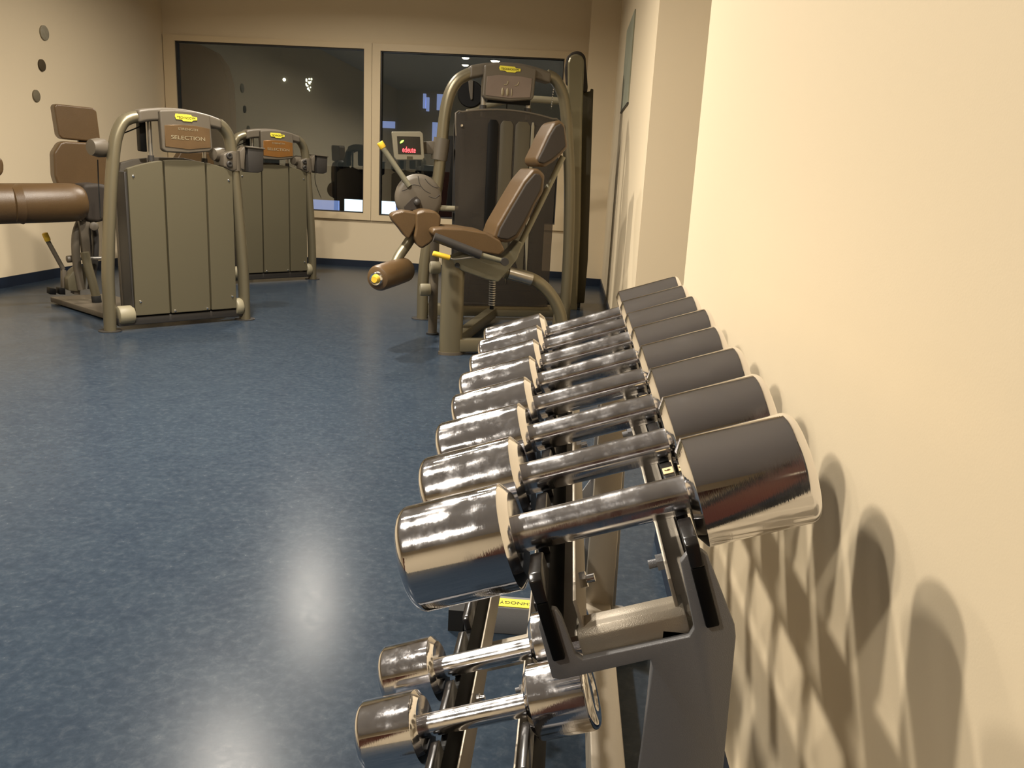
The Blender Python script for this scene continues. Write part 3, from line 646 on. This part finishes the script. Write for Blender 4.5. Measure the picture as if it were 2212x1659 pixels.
    for pts in ([(868, 412), (880, 408), (892, 399), (908, 402)], [(918, 386), (926, 396), (938, 404), (950, 405)], [(903, 380), (906, 396), (916, 410), (930, 418)], [(926, 424), (940, 428), (950, 420)]):
        tube([s(x, y, oc-.0005) for x, y in pts], .0018, 6, 6, bm)
    add('cam_seams', bm, M_CONSOLED, dk)['kind'] = 'stuff'
    add('cam_hub', lathe([(0, .022), (.02, .02), (.028, .012), (.03, 0)], s(901, 437, oc-.008), -pl.n, 22), M_CONSOLED, dk)
    lv = add('start_lever', tube([s(826, 318, oc), s(884, 402, oc)], .0175, 1, 16), M_LIGHT, t)
    add('lever_grip', cyl(s(820, 307, oc), s(828, 320, oc), .021, 18, bev=.004), M_YGRIP, lv)
    pp('knee_pad', [(844, 466), (852, 460), (872, 455), (900, 459), (904, 474), (893, 500), (884, 517), (876, 513), (862, 494), (848, 478)], .02, .22, .022, M_LEATHER, 4)
    pp('thigh_pad', [(898, 460), (916, 454), (942, 456), (953, 468), (952, 486), (944, 510), (930, 526), (912, 538), (902, 532), (894, 512), (898, 492)], .0, .28, .022, M_LEATHER, 4)
    add('leg_arm', tube([s(893, 505, .15), s(880, 527, .15), s(862, 553, .12), s(852, 575, .08)], .032, 6, 20), M_BRONZE, t)
    r0, r1 = s(814, 602, -.17), s(878, 581, .16); dr = r1-r0; L_ = dr.length; rr = .078
    ro = add('foot_roller', lathe([(0, .02), (.0, .05), (.008, .068), (.03, rr), (L_*.5, rr*1.02), (L_-.04, rr), (L_-.01, .062), (L_, .04), (L_, 0)], r0, dr, 36), M_LEATHER, t)
    add('roller_hub', lathe([(0, .0), (-.018, .020), (-.022, .036), (.0, .045), (.004, .045)], r0, dr, 28), M_CHROME_S, ro)
    add('roller_button', lathe([(0, 0), (0, .019), (.012, .021), (.03, .021)], r0-dr.normalized()*.034, dr, 20), M_YGRIP, ro)
    return t
mC = leg_extension()

# ---------------------------------------------------------------- cable machine behind it
def cable_machine():
    Yd = 7.35
    b0 = fl(1246, 668)
    t = thing('cable_machine', 'tall pillar cable machine with rounded beige column standing behind the leg extension machine', 'exercise machine', (b0.x, b0.y, 0))
    g = lambda x, y, dy=0: at(x, y, Yd+dy)
    add('column', prism([g(1226, 135), g(1231, 121), g(1240, 116), g(1252, 117), g(1260, 124), g(1262, 136), g(1258, 260), g(1254, 500), g(1247, 655), g(1247, 672), g(1226, 672), g(1227, 500)], Vector((0, .10, 0)), .02, 4), M_COL, t, wn=True)
    add('belt_guard', prism([g(1219, 150, .1), g(1224, 123, .1), g(1234, 113, .1), g(1247, 109, .1), g(1258, 113, .1), g(1265, 122, .1), g(1270, 190, .1), g(1268, 198, .1), g(1258, 198, .1), g(1222, 180, .1)], Vector((0, .14, 0)), .015, 3), M_LEATHERD, t)
    add('side_shroud', prism([g(1258, 200, .12), g(1275, 197, .12), g(1276, 191, .12), g(1282, 192, .12), g(1270, 560, .12), g(1262, 655, .12), g(1240, 655, .12)], Vector((0, .25, 0)), .008, 2), M_GROOVE, t)
    add('base_frame', prism([(b0.x-.9, Yd+.15, .0), (b0.x+.03, Yd+.15, .0), (b0.x+.03, Yd+.15, .07), (b0.x-.9, Yd+.15, .07)], Vector((0, .4, 0)), .01, 2), M_CONSOLED, t)
    arm = add('pulley_arm', tube([g(1228, 220, .15), g(1120, 214, .15), g(1040, 230, .15), g(1010, 244, .15)], .03, 6, 18), M_BARREL, t)
    c = g(1016, 203, .1)
    pu = add('pulley', lathe([(0, .0), (0, .105), (.012, .112), (.02, .10), (.028, .112), (.04, .105), (.04, 0)], c, (0, 1, 0), 40), M_BLACK, t)
    add('pulley_bracket', prism([g(1012, 172, .08), g(1022, 174, .08), g(1021, 214, .08), g(1017, 216, .08), (g(1013, 195, .08))], Vector((0, .015, 0)), .002, 1), M_CONSOLE, pu)
    add('back_pad', prism([g(985, 245, .1), g(1002, 236, .1), g(1010, 260, .1), g(1006, 455, .1), g(962, 452, .1), g(975, 330, .1)], Vector((0, .12, 0)), .02, 3), M_BLACK, t)
    add('pad_post', prism([g(985, 450, .2), g(1003, 450, .2), g(1003, 640, .2), g(985, 640, .2)], Vector((0, .06, 0)), .004, 1), M_CONSOLED, t)
    bm = bmesh.new()
    for k in range(9):
        lathe([(-.006, .003), (0, .006), (.006, .003)], g(1196-.6*k, 188+5.2*k, -.1), (0, 0, 1), 8, bm)
    tube([g(1196, 160, -.1), g(1191, 236, -.1)], .0015, 1, 6, bm)
    add('hanging_chain', bm, M_CHROME_S, t)
    return t
cable_machine()

# ---------------------------------------------------------------- wall fittings
for (x, y, ry, m, lab) in ((94, 71, .062, M_DISCL, 'pale patterned round disc on the left wall, highest of three'),
                           (89, 141, .05, M_DISCD, 'dark brown round disc on the left wall, middle of three'),
                           (77, 207, .05, M_DISC, 'grey brown round disc on the left wall, lowest of three')):
    c = atx(x, y, XL)
    o = add('wall_disc', lathe([(0, ry), (.012, ry), (.016, ry-.006), (.016, 0)], (0, 0, 0), (1, 0, 0), 36), m); o.location = c
    tag(o, lab, 'wall disc', 'round discs on the left wall')
po = thing('poster', 'narrow looking grey green printed poster high on the right wall', 'poster', (XP-.005, 7.1, 2.0))
pp_ = bmesh.new(); y0, y1, z0, z1 = 6.66, 7.6, 1.715, 2.37
box(pp_, XP-.009, XP-.001, y0, y1, z0, z1)
add('print', pp_, mat('poster_print', s2l(158, 160, 140), .6, var=.28, vscale=5), po)
bf_ = B(XP-.012, XP-.001, y0-.01, y1+.01, z0-.012, z0)
add('lower_edge', bf_, M_CONSOLED, po)

# ---------------------------------------------------------------- night outside the window
struct('ground_outside', B(-14, 10, YF+.14, 40, -.4, -.35), M_NIGHT)
struct('wall_outside', B(-14, 10, 15.07, 15.2, -.35, 1.15), M_NIGHT)
struct('wall_outside_upper', B(-14, 10, 15.07, 15.2, 1.15, 5), mat('faint_glow_facade', s2l(90, 86, 76), .9, var=.3, vscale=.5, emis=(1, .95, .78), estr=.022))  # facade carries its own faint glow instead of outdoor lighting
gp_ = lambda x, y: at(x, y, 11.2)
pw = add('brown_partition', prism([gp_(372, 92), gp_(430, 96), gp_(462, 112), gp_(482, 140), gp_(493, 180), gp_(497, 240), gp_(499, 400), Vector((gp_(499, 400).x, 11.2, -.35)), Vector((gp_(372, 92).x, 11.2, -.35))], Vector((0, .2, 0))), mat('faint_glow_brown_cladding', s2l(120, 72, 48), .7, var=.2, vscale=2, emis=(1, .5, .35), estr=.006))  # faint emission in the brown replaces light falling on the partition
tag(pw, 'dim brown round topped partition outside the left window', 'partition')
def lit(name, x0, x1, y0, y1, Y, m, label, cat='light', group=None):
    a, b_ = at(x0, y0, Y), at(x1, y1, Y)
    if Y < 14: b_.z = -.35
    o = add(name, B(-(b_.x-a.x)/2, (b_.x-a.x)/2, 0, .06, -(a.z-b_.z)/2, (a.z-b_.z)/2), m); o.location = ((a.x+b_.x)/2, Y, (a.z+b_.z)/2)
    return tag(o, label, cat, group)
TER = 'glowing terrace panels outside the window'
lit('terrace_panel', 640, 731, 429, 475, 13, M_GLOWB, 'blue glowing low terrace panel outside the left window', 'panel', TER)
lit('terrace_panel', 744, 812, 430, 480, 13, M_GLOWW, 'brilliant white glowing terrace panel outside, left of the centre mullion', 'panel', TER)
lit('terrace_panel', 818, 853, 434, 480, 13, M_GLOWW, 'brilliant white glowing terrace panel outside, right of the centre mullion', 'panel', TER)
lit('terrace_panel', 855, 900, 436, 480, 13, M_GLOWB, 'blue glowing terrace panel outside, behind the grey cam disc', 'panel', TER)
HW = 'blue lit openings outside the right window'
lit('lit_opening', 822, 852, 261, 277, 15.01, M_BLUEW, 'pale blue lit opening outside just right of the mullion', 'window', HW)
lit('lit_opening', 934, 950, 264, 306, 15.01, M_BLUEW, 'tall blue lit opening outside behind the monitor arm', 'window', HW)
lit('lit_opening', 914, 919, 202, 234, 15.01, M_BLUEW, 'thin upright blue light outside, leftmost of the upper cluster', 'window', HW)
lit('lit_opening', 921, 926, 210, 240, 15.01, M_BLUEW, 'thin upright blue light outside, second of the upper cluster', 'window', HW)
lit('lit_opening', 944, 957, 203, 238, 15.01, M_BLUEW, 'broad blue light outside beside the machine frame', 'window', HW)
def spark(x, y, r, Y, label, n=1, sp=0, grp=None):
    bm = bmesh.new()
    for k in range(n):
        c = at(x+random.uniform(-sp, sp)*.7, y+random.uniform(-sp, sp)*1.6, Y)
        lathe([(-r, 0), (-r*.7, r*.7), (0, r), (r*.7, r*.7), (r, 0)], c-at(x, y, Y), (0, 0, 1), 10, bm)
    o = add('outdoor_lamp', bm, M_SPARK); o.location = at(x, y, Y); tag(o, label, 'lamp', grp)
spark(614, 172, .03, 15.045, 'small white lamp shining outside the left window')
spark(667, 183, .0125, 15.06, 'glittering cluster lamp outside the left window', 26, 9)

# ---------------------------------------------------------------- world and view
w = bpy.data.worlds.new('world'); sc.world = w; w.use_nodes = True
w.node_tree.nodes['Background'].inputs[0].default_value = (.012, .016, .03, 1); w.node_tree.nodes['Background'].inputs[1].default_value = .3
sc.view_settings.view_transform = 'Standard'; sc.view_settings.look = 'None'; sc.view_settings.exposure = .0
sc.cycles.max_bounces = 8; sc.cycles.diffuse_bounces = 4; sc.cycles.glossy_bounces = 5; sc.cycles.transparent_max_bounces = 8
sc.cycles.use_denoising = True; sc.cycles.sample_clamp_indirect = 6
